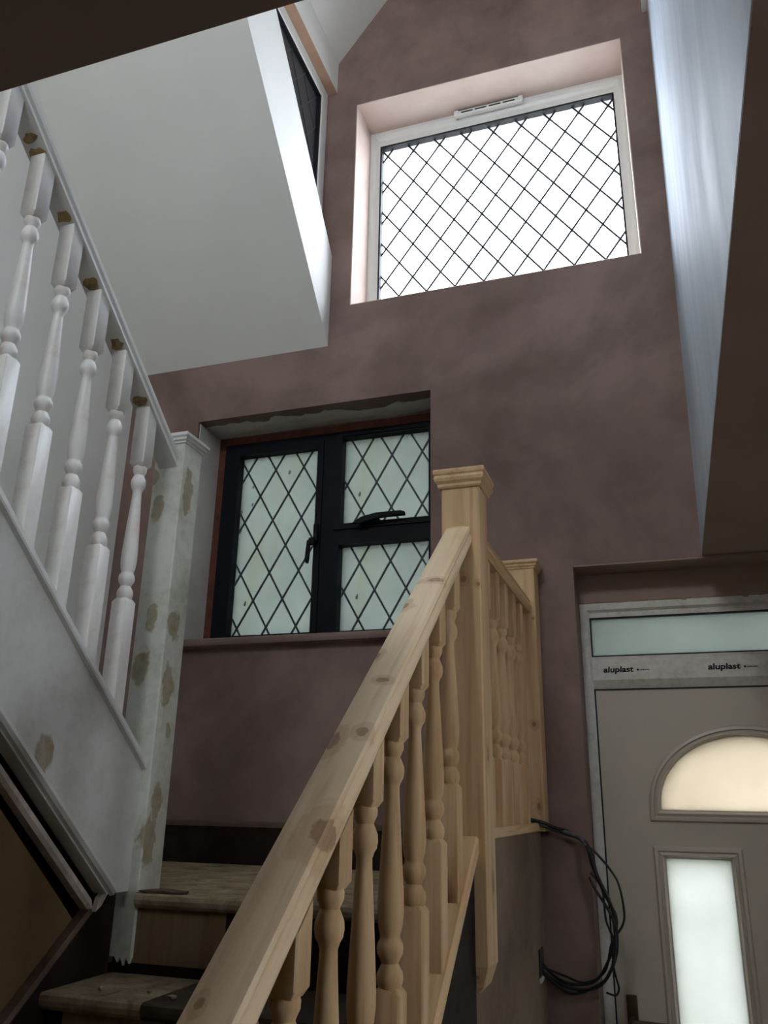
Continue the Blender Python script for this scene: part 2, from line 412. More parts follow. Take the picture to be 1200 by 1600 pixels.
bm = B(); box(bm, XL-.25, XL, -2.8, YB, FLOOR, 4.3); struct(obj('wall_left', bm, M['ceiling_white']), 'off white wall behind the white balustrade')
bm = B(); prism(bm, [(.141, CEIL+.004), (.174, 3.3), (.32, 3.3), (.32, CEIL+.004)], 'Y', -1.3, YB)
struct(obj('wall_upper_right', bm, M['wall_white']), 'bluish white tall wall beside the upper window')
bm = B(); box(bm, .149, .176, -1.3, YB-.002, 3.05, 3.3); struct(obj('trim_beam', bm, M['ceiling_white']), 'white boxed beam end at top of the white wall')
# hall ceiling (first floor slab) round the stairwell opening
bm = B(); box(bm, .1415, 1.75, -2.8, YB, CEIL, CEIL+.0045); box(bm, .321, 1.75, -2.8, YB, CEIL+.0045, .99)
ceil = struct(obj('ceiling', bm, M['brown_ceiling']), 'dark brown plastered hall ceiling')
bm = B(); box(bm, XL, .1415, -2.8, .553, CEIL, .99); struct(obj('ceiling_near', bm, M['brown_ceiling']), 'dark brown ceiling edge over the viewer')
# sloping ceiling over the upper flight, dormer cheek and gable ceiling
SL = lambda y: 1.733 + 1.0*(YB-y)
bm = B(); prism(bm, [(YB, SL(YB)), (1.2, SL(1.2)), (1.2, SL(1.2)+.1), (YB, SL(YB)+.1)], 'X', XL-.1, -1.172)
struct(obj('ceiling_sloped', bm, M['ceiling_white']), 'grey white sloping ceiling above the white balustrade')
bm = B(); box(bm, XL-.1, -1.0, -1.3, 1.25, 3.22, 3.35); struct(obj('ceiling_landing', bm, M['ceiling_white']))
bm = B(); prism(bm, [(YB, SL(YB)+.1), (YB, 2.165), (1.855, 3.048), (SL(YB)+YB-2.948, 3.048)], 'X', -1.30, -1.172)
struct(obj('wall_dormer_cheek', bm, M['ceiling_white']), 'bright white sloping band under the small side window')
bm = B(); prism(bm, [(YB, 3.048), (YB, 3.30), (1.15, 3.30), (1.385, 3.048)], 'X', -1.30, -1.182)
struct(obj('wall_dormer_head', bm, M['ceiling_white']))
bm = B(); box(bm, -1.226, -1.1825, 1.86, YB-.001, 3.044, 3.048); struct(obj('trim_head_reveal', bm, M['raw_peach']), 'unpainted peach strip above the side window')
RX, RZ = -.516, 4.125
bm = B(); prism(bm, [(-1.181, 3.22), (RX, RZ), (RX, RZ+.2), (-1.40, 3.22)], 'Y', -1.3, YB)
prism(bm, [(.172, 3.22), (RX, RZ), (RX, RZ+.2), (.40, 3.22)], 'Y', -1.3, YB)
struct(obj('ceiling_gable', bm, M['ceiling_white']), 'white sloping gable ceiling')
LW = rect(-1.1, -.2, 2.45, 3.2)  # opening for an unseen upstairs window, added to fill the stairwell with light
bm = B(); slab(bm, rect(XL-.1, .5, .7, 4.4), [LW], -1.45, -1.3); struct(obj('wall_landing_rear', bm, M['ceiling_white']))
wn = sempty('window_fill_landing', (-.65, -1.4, 2.45), 'unseen landing window added for fill light')
bm = B(); moulding(bm, LW, [(0, -1.36), (-.06, -1.36), (-.06, -1.43), (0, -1.43)]); box(bm, -.68, -.62, -1.42, -1.37, 2.45, 3.2)
obj('frame', bm, M['upvc'], wn, wn.location)
for x0, x1 in ((-1.04, -.68), (-.62, -.26)):
    bm = B(); box(bm, x0, x1, -1.40, -1.394, 2.51, 3.14); obj('pane', bm, M['clear'], wn, wn.location)
# hall walls behind the camera, with an unseen window added as fill light
HW = [(.55, .08), (1.25, .08), (1.25, .50), (.55, .50)]
bm = B(); slab(bm, [(-2.8, FLOOR), (YB, FLOOR), (YB, .99), (-2.8, .99)], [HW], 1.45, 1.75)
for v_ in bm.verts: v_.co = Vector((v_.co.y, v_.co.x, v_.co.z))
struct(obj('wall_right', bm, M['ceiling_white']))
bm = B(); box(bm, XL-.25, 1.75, -2.95, -2.8, FLOOR, .99); struct(obj('wall_rear', bm, M['ceiling_white']))
wn = sempty('window_fill_hall', (1.6, .9, .08), 'unseen hall window added for fill light')
bm = B(); moulding(bm, HW, [(0, 1.56), (-.06, 1.56), (-.06, 1.63), (0, 1.63)], lambda u, d, v: (d, u, v)); box(bm, 1.57, 1.62, .87, .93, .08, .50)
obj('frame', bm, M['upvc'], wn, wn.location)
for y0, y1 in ((.61, .87), (.93, 1.19)):
    bm = B(); box(bm, 1.59, 1.6, y0, y1, .14, .44); obj('pane', bm, M['clear'], wn, wn.location)
# spandrel walls of the stair
bm = B()
SPB = lambda y: -.197 + .80*(1.70-y)          # underside of the white string
prism(bm, [(-2.8, FLOOR), (1.79, FLOOR), (1.79, -.36), (1.60, -.195), (.60, SPB(.60)-.04), (.60, CEIL), (-2.8, CEIL)], 'X', -1.30, -1.256)
struct(obj('wall_stair', bm, M['brown_spandrel']), 'old brown plaster panel under the white string')
STB = lambda y: -.126 - .795*(1.736-y)        # underside of the pine string cap
bm = B(); prism(bm, [(.15, FLOOR), (YB, FLOOR), (YB, -.07), (1.80, -.07), (1.80, STB(1.8)-.16), (.15, STB(.15)-.16)], 'X', -.436, -.402)
struct(obj('wall_under_stair', bm, M['tan_plaster']), 'patchy tan plaster under the landing balustrade')
bm = B(); box(bm, XL, -1.30, -2.8, -2.7, FLOOR, CEIL); struct(obj('wall_closet', bm, M['brown_spandrel']))
# skirting on the landing
bb = sempty('baseboard_back', (-1.25, YB, LAND), 'dark landing skirting board with a brown top edge')
bm = B(); box(bm, XL, -.437, YB-.018, YB, LAND, -.083); obj('board', bm, M['dark_board'], bb, bb.location)
bm = B(); prism(bm, [(YB, -.083), (YB, -.066), (YB-.010, -.066), (YB-.020, -.072), (YB-.022, -.083)], 'X', XL, -.437); obj('top_moulding', bm, M['dark_edge'], bb, bb.location)

# outside
bm = B(); box(bm, -14, 14, 3.0, 24, FLOOR-.4, FLOOR-.2); box(bm, 1.75, 14, -14, 3.0, FLOOR-.4, FLOOR-.2); box(bm, -14, 1.75, -14, -2.95, FLOOR-.4, FLOOR-.2); box(bm, -14, XL-.26, -2.95, 3.0, FLOOR-.4, FLOOR-.2); struct(obj('ground', bm, M['ground']))
bm = B(); prism(bm, [(3.0, 3.06), (3.17, 3.06), (3.17, 3.22), (3.0, 3.45)], 'X', -1.5, .5); struct(obj('trim_eave', bm, M['soffit']), 'white eave board outside over the upper window')
bm = B(); prism(bm, [(3.05, 1.75), (1.0, 3.75), (1.0, 3.85), (3.05, 1.87)], 'X', -4.2, -1.305); struct(obj('roof', bm, M['slate']))

# ------------------------------------------------------------------ leaded windows
def clip_line(p, d, x0, x1, z0, z1):
    t0, t1 = -9, 9
    for c, dd, a, b in ((p[0], d[0], x0, x1), (p[1], d[1], z0, z1)):
        u, v = sorted(((a-c)/dd, (b-c)/dd)); t0 = max(t0, u); t1 = min(t1, v)
    return (t0, t1)
def leads(parent, x0, x1, z0, z1, y, node, sx, sz, wd=.006, joints=False):
    """diagonal lead strips of one pane, each a mesh of its own; node = one crossing point"""
    at = wloc(parent); J = []
    for sg in (1, -1):
        L = math.hypot(sx, sz); d = (sx/L, sg*sz/L)
        for i in range(-16, 17):
            p = (node[0]+i*sx, node[1]); t0, t1 = clip_line(p, d, x0, x1, z0, z1)
            if t1-t0 < .012: continue
            a = (p[0]+d[0]*t0, p[1]+d[1]*t0); b = (p[0]+d[0]*t1, p[1]+d[1]*t1)
            nx, nz = -d[1]*wd/2, d[0]*wd/2
            bm = B(); prism(bm, [(a[0]+nx, a[1]+nz), (b[0]+nx, b[1]+nz), (b[0]-nx, b[1]-nz), (a[0]-nx, a[1]-nz)], 'Y', y-.0025-(.0008 if sg > 0 else 0), y)
            obj('lead_strip', bm, M['lead'], parent, at)
    if joints:
        bm = B()
        for i in range(-16, 17):
            for j in range(-16, 17):
                if (i+j) % 2: continue
                x, z = node[0]+i*sx/2, node[1]+j*sz/2
                if x0 < x < x1 and z0 < z < z1:
                    prism(bm, [(x+.0062*math.cos(q*math.pi/3), z+.0062*math.sin(q*math.pi/3)) for q in range(6)], 'Y', y-.0045, y)
        o = obj('solder_joints', bm, M['lead'], parent, at); o['kind'] = 'stuff'

# upper window
W1 = sempty('window_1', (-.515, 2.9, 1.908), 'bright white framed window high on the wall with diamond leading')
bm = B(); g = rect(-1.036, .010, 1.965, 2.872)
moulding(bm, rect(-1.084, .054, 1.909, 2.951), [(0, 2.885), (-.020, 2.885), (-.030, 2.892), (-.046, 2.90), (-.046, 2.955), (0, 2.955)])
slab(bm, rect(-1.04, .012, 1.95, 2.905), [g], 2.896, 2.95)
obj('frame', bm, M['upvc'], W1, W1.location)
bm = B(); moulding(bm, g, [(0, 2.893), (-.007, 2.895), (-.007, 2.925), (0, 2.925)]); obj('gasket', bm, M['gasket'], W1, W1.location)
bm = B(); box(bm, -1.036, .010, 2.921, 2.927, 1.965, 2.872); pn = obj('pane', bm, M['tinted'], W1, W1.location)
leads(W1, -1.036, .010, 1.965, 2.872, 2.920, (-.945, 2.745), .1238, .1705, .0082, True)
tv = B(); box(tv, -.675, -.372, 2.862, 2.886, 2.918, 2.942, .004); vent = obj('trickle_vent', tv, M['upvc'], W1, W1.location)
for i in range(4):
    bm = B(); x = -.645+i*.063; box(bm, x, x+.052, 2.8605, 2.863, 2.9255, 2.9315); obj('vent_slot', bm, M['gasket'], vent, wloc(vent))
for x in (-.668, -.379):
    bm = B(); box(bm, x-.010, x+.010, 2.858, 2.866, 2.916, 2.944, .003); obj('end_cap', bm, M['upvc'], vent, wloc(vent))

# lower window
W2 = sempty('window_2', (-1.24, 2.9, .53), 'black framed leaded casement window over the landing')
bm = B(); moulding(bm, rect(-1.734, -.747, .56, 1.468), [(0, 2.878), (-.036, 2.878), (-.036, 2.96), (0, 2.96)]); obj('timber_frame', bm, M['red_timber'], W2, W2.location)
bm = B(); prism(bm, [(2.90, .528), (2.90, .566), (2.672, .562), (2.660, .556), (2.657, .545), (2.662, .534), (2.675, .529)], 'X', -1.83, -.72); obj('window_board', bm, M['mauve'], W2, W2.location, True)
F = M['black_frame']
bm = B(); moulding(bm, rect(-1.698, -.757, .578, 1.432), [(0, 2.874), (-.03, 2.874), (-.03, 2.95), (0, 2.95)]); obj('outer_frame', bm, F, W2, W2.location)
bm = B(); box(bm, -1.243, -1.190, 2.876, 2.95, .60, 1.405); obj('mullion', bm, F, W2, W2.location)
bm = B(); box(bm, -1.19, -.78, 2.876, 2.95, .958, 1.018); obj('transom', bm, F, W2, W2.location)
def sash(nm, x0, x1, z0, z1, node, sx, sz, fw):
    c = bpy.data.objects.new(nm, None); C.objects.link(c); c.parent = W2; c.location = Vector((x0, 2.9, z0))-W2.location
    at = wloc(c); pl = rect(x0+fw[0], x1-fw[1], z0+fw[2], z1-fw[3])
    bm = B(); slab(bm, rect(x0, x1, z0, z1), [pl], 2.868, 2.94); obj('sash_frame', bm, F, c, at)
    bm = B(); box(bm, pl[0][0]-.004, pl[1][0]+.004, 2.912, 2.918, pl[0][1]-.004, pl[2][1]+.004); obj('pane', bm, M['obscure_lower'], c, at)
    leads(c, pl[0][0], pl[1][0], pl[0][1], pl[2][1], 2.911, node, sx, sz, .0075)
    return c, at
c1, a1 = sash('casement', -1.668, -1.243, .590, 1.408, (-1.538, 1.200), .128, .2225, (.041, .026, .018, .032))
c2, a2 = sash('top_sash', -1.190, -.787, 1.010, 1.420, (-1.025, 1.208), .126, .2215, (.028, .012, .022, .012))
c3, a3 = sash('fixed_light', -1.190, -.787, .590, .966, (-1.088, .878), .126, .2215, (.028, .012, .016, .020))
bm = B(); box(bm, -1.264, -1.246, 2.846, 2.868, .962, 1.035, .004); box(bm, -1.276, -1.252, 2.832, 2.85, .945, .975, .004)
prism(bm, [(-1.268, .968), (-1.281, .962), (-1.287, .885), (-1.283, .872), (-1.275, .872), (-1.272, .885)], 'Y', 2.830, 2.842)
obj('handle', bm, F, c1, a1)
bm = B(); box(bm, -1.075, -.99, 2.846, 2.868, 1.020, 1.034, .003); prism(bm, [(-1.10, 1.016), (-1.06, 1.040), (-1.0, 1.052), (-.90, 1.052), (-.885, 1.046), (-.885, 1.036), (-1.0, 1.030), (-1.06, 1.016)], 'Y', 2.832, 2.844); box(bm, -.99, -.885, 2.83, 2.852, 1.034, 1.046, .003)
obj('stay', bm, F, c2, a2)

# side window in the dormer cheek
W3 = sempty('window_3', (-1.24, 2.3, 2.2), 'small triangular leaded side window')
def yz(u, d, v): return (d, u, v)
tri = [(2.694, 2.22), (2.694, 3.040), (1.90, 3.040)]
bm = B(); moulding(bm, tri, [(0, -1.225), (-.055, -1.225), (-.062, -1.232), (-.062, -1.27), (0, -1.27)], yz); obj('frame', bm, M['upvc'], W3, W3.location)
gi = offset(tri, -.060)
bm = B(); moulding(bm, gi, [(0, -1.229), (-.008, -1.231), (-.008, -1.25), (0, -1.25)], yz); obj('gasket', bm, M['gasket'], W3, W3.location)
bm = B(); prism(bm, gi, 'X', -1.252, -1.247); obj('pane', bm, M['cheek_glass'], W3, W3.location)
for i in range(12):              # the leading of the side window, clipped to the triangle
    for sg in (1, -1):
        best = []
        p0 = Vector((1.7+i*.13, 2.6)); d = Vector((.124, sg*.17)).normalized()
        for a, b in zip(gi, gi[1:]+gi[:1]):
            a, b = Vector(a), Vector(b); e = b-a; den = d.x*e.y-d.y*e.x
            if abs(den) < 1e-6: continue
            t = ((a.x-p0.x)*e.y-(a.y-p0.y)*e.x)/den; s_ = ((a.x-p0.x)*d.y-(a.y-p0.y)*d.x)/den
            if 0 <= s_ <= 1: best.append(t)
        if len(best) < 2 or max(best)-min(best) < .03: continue
        a, b = p0+d*min(best), p0+d*max(best); n_ = Vector((-d.y, d.x))*.003
        bm = B(); prism(bm, [tuple(a+n_), tuple(b+n_), tuple(b-n_), tuple(a-n_)], 'X', -1.247, -1.2445); obj('lead_strip', bm, M['lead'], W3, W3.location)

# ------------------------------------------------------------------ front door
D1 = sempty('door_1', (.207, 2.82, FLOOR), 'cream white front door with arched and rectangular frosted glass')
DX = .207
fr = B()
FX0, FX1 = -.2575, .671
moulding(fr, [(FX0, FLOOR), (FX1, FLOOR), (FX1, .647), (FX0, .647)], [(0, 2.82), (-.022, 2.82), (-.030, 2.828), (-.030, 2.90), (0, 2.90)])
box(fr, FX0+.03, FX1-.03, 2.822, 2.90, .392, .460); prism(fr, [(2.822, .392), (2.84, .364), (2.90, .364), (2.90, .392)], 'X', FX0+.03, FX1-.03)
prism(fr, [(2.822, .460), (2.838, .469), (2.90, .469), (2.90, .460)], 'X', FX0+.03, FX1-.03)
slab(fr, rect(FX0+.02, FX1-.02, .455, .640), [rect(-.228, .642, .469, .600)], 2.829, 2.89)
dfr = obj('door_frame', fr, M['upvc_dusty'], D1, D1.location)
bm = B(); moulding(bm, rect(-.228, .642, .469, .600), [(0, 2.8275), (-.004, 2.8285), (-.004, 2.85), (0, 2.85)]); obj('transom_gasket', bm, M['gasket'], D1, D1.location)
bm = B(); box(bm, -.226, .640, 2.845, 2.851, .471, .598); obj('transom_pane', bm, M['transom_glass'], D1, D1.location)
def text(body, x, z, size, y=2.8212, bold=.03, shear=.08, sx=1.22):
    cu = bpy.data.curves.new('print_mark', 'FONT'); cu.body = body; cu.size = size; cu.extrude = .0002; cu.offset = bold*size; cu.shear = shear
    cu.materials.append(M['print'])
    o = bpy.data.objects.new('print_mark', cu); C.objects.link(o); o.parent = dfr
    o.location = Vector((x, y, z))-wloc(dfr); o.rotation_euler = (math.pi/2, 0, 0); o.scale = (sx, 1, 1)
for x in (-.193, .128, .449):
    text('aluplast', x, .4165, .0255)
    text('\u25a0 \u2014\u2014', x+.103, .4185, .0125, bold=.004, shear=0) if False else None
    bm = B(); box(bm, x+.105, x+.111, 2.8208, 2.8215, .4195, .4255); obj('print_mark', bm, M['print'], dfr, wloc(dfr))
    bm = B()
    for i in range(6): box(bm, x+.1135+i*.0052, x+.1175+i*.0052, 2.8208, 2.8215, .4205, .4205+.0035*(.7+.3*((i*7) % 3)/2))
    obj('print_mark', bm, M['print'], dfr, wloc(dfr))
ax0, ax1, az0, ah = -.050, .464, -.004, .216
arch = [(ax0, az0), (ax1, az0)] + [(DX+.257*math.cos(math.pi*i/28), az0+.012+(ah-.012)*math.sin(math.pi*i/28)) for i in range(0, 29)]
r1 = rect(-.050, .133, -.86, -.142); r2 = rect(2*DX-.133, 2*DX+.050, -.86, -.142)
leaf = B(); slab(leaf, rect(-.2235, .6375, FLOOR+.03, .3605), [arch, r1, r2], 2.835, 2.885)
lf = obj('door_leaf', leaf, M['upvc_door'], D1, D1.location)
bm = B(); moulding(bm, rect(-.2275, .6415, FLOOR+.02, .3645), [(0, 2.8325), (-.0045, 2.8325), (-.0045, 2.88), (0, 2.88)]); obj('leaf_gasket', bm, M['gasket'], D1, D1.location)
MP = [(0, 2.846), (.004, 2.832), (.010, 2.825), (.018, 2.830), (.022, 2.824), (.030, 2.826), (.035, 2.8355), (0, 2.85)]
for lp, g in ((arch, 'frost_arch'), (r1, 'frost_door'), (r2, 'frost_door')):
    bm = B(); moulding(bm, lp, MP); obj('glazing_bead', bm, M['upvc_door'], lf, wloc(lf), True)
    bm = B(); prism(bm, lp, 'Y', 2.848, 2.856); obj('pane', bm, M[g], lf, wloc(lf))
for x0 in (-.05, 2*DX-.133):
    bm = B(); moulding(bm, rect(x0, x0+.183, -1.52, -1.0), MP); box(bm, x0+.02, x0+.163, 2.828, 2.836, -1.50, -1.02, .004); obj('raised_panel', bm, M['upvc_door'], lf, wloc(lf))
bm = B(); box(bm, -.194, -.163, 2.826, 2.8355, -.75, -.512, .004); tube(bm, [(-.178, 2.83, -.575), (-.178, 2.79, -.575), (-.165, 2.782, -.575), (-.06, 2.785, -.578)], .009)
obj('handle', bm, M['bronze'], lf, wloc(lf), True)
bm = B(); box(bm, FX0, FX1, 2.81, 2.93, FLOOR, FLOOR+.025); obj('threshold', bm, M['bronze'], D1, D1.location)

# ------------------------------------------------------------------ staircases
def tread(bm, x0, x1, yn, yb, z, th=.03):
    prism(bm, [(yb, z), (yn+.008, z), (yn+.002, z-.004), (yn, z-.013), (yn+.003, z-.023), (yn+.009, z-th), (yb, z-th)], 'X', x0, x1)
LS = thing('lower_staircase', (-.81, .1, FLOOR), 'worn lower stair flight rising to the landing below the leaded window', 'staircase')
RISE, GO, Y0 = .165, .21, 1.765
X0, X1 = -1.233, -.437
for k_ in range(0, 9):
    z = LAND-RISE*k_; yn = Y0-GO*k_
    yb = YB-.02 if k_ == 0 else yn+GO+.025
    bm = B()
    if k_ == 0:
        tread(bm, -1.18, X1, yn, 1.90, z); box(bm, XL, X1, 1.90, YB, z-.03, z); box(bm, XL, -1.27, 1.80, 1.90, z-.03, z)
        obj('landing_floor', bm, M['tread'], LS, LS.location)
    else:
        # pale worn end beside the wall, dark stained carpet strip, pale end by the string
        if k_ <= 4:
            tread(bm, X0, -1.0, yn, yb, z); obj('tread', bm, M['tread'], LS, LS.location)
            bm = B(); tread(bm, -1.0, X1, yn, yb, z); obj('tread', bm, M['tread_dark'], LS, LS.location)
        else:
            tread(bm, X0, X1, yn, yb, z); obj('tread', bm, M['tread'], LS, LS.location)
    yr = yn+.022; zb = z-RISE
    bm = B(); box(bm, X0+.045, -1.0+.045, yr, yr+.018, zb+.022, z-.03); obj('riser', bm, M['stair_bare'], LS, LS.location)
    bm = B(); box(bm, -1.0+.045, X1, yr, yr+.018, zb, z-.03); box(bm, X0, -.955, yr+.003, yr+.018, zb, zb+.022); box(bm, X0, X0+.045, yr, yr+.018, zb, z-.03); obj('riser', bm, M['dark_board'], LS, LS.location)
ws = B(); shear_prism(ws, [(-1.256, -.30), (-1.234, -.30), (-1.234, .0), (-1.256, .0)], .05, 1.775, .80, 1.775)
bmesh.ops.translate(ws, verts=ws.verts[:], vec=(0, 0, -.168)); obj('wall_string', ws, M['dark_board'], LS, LS.location)
bm = B(); shear_prism(bm, [(-1.256, 0), (-1.230, 0), (-1.228, .006), (-1.233, .016), (-1.256, .016)], .05, 1.775, .80, 1.775)
bmesh.ops.translate(bm, verts=bm.verts[:], vec=(0, 0, -.168)); obj('string_moulding', bm, M['dark_edge'], LS, LS.location)
bm = B(); prism(bm, [(1.782, STB(1.782)), (1.782, STB(1.782)-.33), (.11, STB(.11)-.33), (.11, STB(.11))], 'X', -.4365, -.4015); obj('outer_string', bm, M['dark_board'], LS, LS.location)

US = thing('upper_staircase', (-1.65, 1.2, LAND), 'patchy white painted upper flight string rising from landing towards the viewer', 'staircase')
STT = lambda y: .084+RAKE2*(1.758-y)          # top of the white string
bm = B(); prism(bm, [(1.7795, LAND+.002), (1.7795, STT(1.7795)), (.35, STT(.35)), (.35, SPB(.35)), (1.70, LAND+.002)], 'X', -1.24, -1.206); obj('outer_string', bm, M['white_string'], US, US.location)
bm = B(); shear_prism(bm, [(-1.206, .004), (-1.196, .006), (-1.190, .014), (-1.191, .024), (-1.198, .030), (-1.206, .031)], .35, 1.712, -.80, 1.70)
bmesh.ops.translate(bm, verts=bm.verts[:], vec=(0, 0, -.197)); obj('string_bead', bm, M['white_gloss'], US, US.location)
bm = B(); shear_prism(bm, [(-1.256, -.040), (-1.236, -.040), (-1.228, -.032), (-1.232, -.016), (-1.256, -.016)], .35, 1.685, -.80, 1.70)
bmesh.ops.translate(bm, verts=bm.verts[:], vec=(0, 0, -.205)); obj('string_batten', bm, M['splinter'], US, US.location)
bm = B(); shear_prism(bm, [(-1.257, 0), (-1.193, 0), (-1.191, .005), (-1.193, .020), (-1.200, .025), (-1.250, .025), (-1.257, .018)], .35, 1.779, -RAKE2, 1.758)
bmesh.ops.translate(bm, verts=bm.verts[:], vec=(0, 0, .084)); obj('string_capping', bm, M['white_gloss'], US, US.location)
for k_ in range(1, 7):
    z = LAND+.171*k_; yn = 1.80-.21*(k_-1)
    bm = B(); box(bm, XL, -1.241, yn-.235, yn+.015, z-.03, z); obj('tread', bm, M['tread_dark'], US, US.location)
    bm = B(); box(bm, XL, -1.241, yn-.018, yn, z-.171, z-.03); obj('riser', bm, M['dark_board'], US, US.location)

# ------------------------------------------------------------------ balusters, newels, rails
def baluster_mesh(name, mat, lb, lt, sb, st, h=.0205):
    """square foot lb, turned middle .36, square head lt; foot and head cut to slopes sb, st; origin at foot centre"""
    bm = B()
    def block(z0, z1, s0, s1, ch0, ch1):
        rows = []
        c = .0022
        def ring(hh, z, s):
            pts = []
            for sx_, sy_ in ((-1, -1), (1, -1), (1, 1), (-1, 1)):
                a, b = (hh-c, hh), (hh, hh-c)
                if sx_*sy_ > 0: a, b = b, a
                for q in (a, b): pts.append((sx_*q[0], sy_*q[1]))
            pts.sort(key=lambda p: math.atan2(p[1], p[0]))
            return [bm.verts.new((p[0], p[1], z+s*p[1])) for p in pts]
        if ch0: rows.append(ring(h*.72, z0-ch0, 0))
        rows.append(ring(h, z0, s0)); rows.append(ring(h, z1, s1))
        if ch1: rows.append(ring(h*.72, z1+ch1, 0))
        for r, q in zip(rows, rows[1:]):
            for i in range(8): bm.faces.new((r[i], r[(i+1) % 8], q[(i+1) % 8], q[i]))
        bm.faces.new(rows[0]); bm.faces.new(rows[-1])
    block(0, lb, sb, 0, 0, .009)
    block(lb+.36, lb+.36+lt, 0, st, .009, 0)
    pr = [(-.004, .013), (.006, .0150), (.012, .0185), (.020, .0198), (.028, .0188), (.034, .0155), (.040, .0125), (.045, .0150), (.052, .0188), (.060, .0198),
          (.067, .0185), (.072, .0155), (.076, .0150), (.086, .0178), (.102, .0196), (.125, .0195), (.16, .0178), (.20, .0156), (.245, .0130), (.272, .0115), (.284, .0112),
          (.291, .0135), (.297, .0172), (.306, .0188), (.315, .0182), (.323, .0150), (.329, .0122), (.334, .0142), (.340, .0172), (.348, .0176), (.355, .0150), (.364, .0140)]
    lathe(bm, [(lb+t, r) for t, r in pr])
    return to_mesh(name, bm, mat, True)
RAILP = [(-.026, -.043), (-.0285, -.038), (-.032, -.030), (-.0325, -.022), (-.030, -.0155), (-.0268, -.0135), (-.0285, -.0105), (-.030, -.005), (-.027, .0005),
         (-.012, .003), (.012, .003), (.027, .0005), (.030, -.005), (.0285, -.0105), (.0268, -.0135), (.030, -.0155), (.0325, -.022), (.032, -.030), (.0285, -.038), (.026, -.043)]
def cap(bm, cx, cy, z0, hw, prof):
    rows = [[bm.verts.new((cx+sx_*(hw+o), cy+sy_*(hw+o), z0+z)) for sx_, sy_ in ((-1, -1), (1, -1), (1, 1), (-1, 1))] for o, z in prof]
    for r, q in zip(rows, rows[1:]):
        for i in range(4): bm.faces.new((r[i], r[(i+1) % 4], q[(i+1) % 4], q[i]))
    bm.faces.new(rows[0]); bm.faces.new(rows[-1])
def newel(parent, cx, cy, z0, z1, mat, capmat, capprof, drop=None, hw=.045, name='newel_post'):
    bm = B(); c = .003
    if drop == 'point':
        prof = [(-.030, z0), (-.012, z0+.018), (0, z0+.055), (0, z1)]
    elif drop == 'torn': prof = [(0, z0+.02), (0, z1)]
    else: prof = [(0, z0), (0, z1)]
    def ring(o, z):
        a = hw+o
        return [bm.verts.new((cx+p[0], cy+p[1], z)) for p in ((-a+c, -a), (a-c, -a), (a, -a+c), (a, a-c), (a-c, a), (-a+c, a), (-a, a-c), (-a, -a+c))]
    rows = [ring(o, z) for o, z in prof]
    for r, q in zip(rows, rows[1:]):
        for i in range(8): bm.faces.new((r[i], r[(i+1) % 8], q[(i+1) % 8], q[i]))
    bm.faces.new(rows[0]); bm.faces.new(rows[-1])
    if drop == 'torn':           # broken foot of the old newel: splintered points
        n = 6
        for i in range(n):
            x0 = cx-hw+2*hw*i/n; x1 = x0+2*hw/n; dz = (.021, .003, .001, .012, .017, .013)[i]
            prism(bm, [(x0, z0+.02), (x1, z0+.02), ((x0+x1)/2+.002, z0+.02-dz)], 'Y', cy-hw, cy+hw*.7)
    at = (cx, cy, 0)
    o = obj(name, bm, mat, parent, at)
    bm = B(); cap(bm, cx, cy, z1, hw, capprof); obj('newel_cap', bm, capmat, o, wloc(o), False)
    return o
CAPP = [(.004, -.001), (.007, .003), (.007, .009), (.013, .015), (.015, .022), (.013, .029), (.016, .033), (.017, .040), (.015, .044), (0, .049)]
CAPS = [(.003, -.001), (.004, .004), (.008, .007), (.009, .013), (.014, .017), (.015, .024), (.012, .027), (-.01, .030)]

# lower pine balustrade
XC = -.42
LB = thing('stair_balustrade', (XC, .2, STB(.2)), 'new unpainted pine stair balustrade with broad raking handrail in the foreground', 'balustrade')
RT = lambda y: .608-.788*(1.78-y)
bm = B(); shear_prism(bm, [(XC-.0065+x, z*1.2) for x, z in RAILP], .19, 1.781, .788, 1.78, 8)
bmesh.ops.translate(bm, verts=bm.verts[:], vec=(0, 0, .604)); obj('handrail', bm, M['pine_handrail'], LB, LB.location, True)
bm = B(); shear_prism(bm, [(-.449, 0), (-.391, 0), (-.391, .026), (-.396, .031), (-.444, .031), (-.449, .026)], .19, 1.781, .795, 1.736, 4)
bmesh.ops.translate(bm, verts=bm.verts[:], vec=(0, 0, -.126)); obj('string_capping', bm, M['pine_rake'], LB, LB.location)
y0 = 1.660; zc = STB(y0)+.031
zb0 = .030                                       # top of the square foot of the first baluster
me = baluster_mesh('baluster', M['pine_v'], zb0-zc, RT(y0)-.052-(zb0+.36), .795, .788)
for i in range(12):
    y = y0-.1215*i
    put('baluster', me, LB, (XC, y, STB(y)+.031))
newel(LB, XC, 1.825, -.352, .704, M['pine_newel'], M['pine_level'], CAPP, 'point')
newel(LB, XC, .145, FLOOR, RT(.145)+.12, M['pine_post'], M['pine_level'], CAPP)

# landing balustrade
GB = thing('landing_balustrade', (XC, 2.24, -.07), 'new pine landing balustrade between the tall newel and the end wall', 'balustrade')
bm = B(); shear_prism(bm, [(XC+x, z) for x, z in RAILP], 1.871, 2.609, 0, 0, 1); bmesh.ops.translate(bm, verts=bm.verts[:], vec=(0, 0, .622)); obj('handrail', bm, M['pine_level'], GB, GB.location, True)
bm = B(); box(bm, XC-.030, XC+.030, 1.871, 2.609, -.0695, -.046, .004); obj('base_rail', bm, M['pine_level'], GB, GB.location)
me = baluster_mesh('baluster', M['pine_v'], .15, .622-.043+.046-.51, 0, 0)
for i in range(5): put('baluster', me, GB, (XC, 1.87+.1235*(i+1), -.046))
newel(GB, XC, 2.654, -.0695, .728, M['pine_half'], M['pine_level'], CAPS, None, .0448)

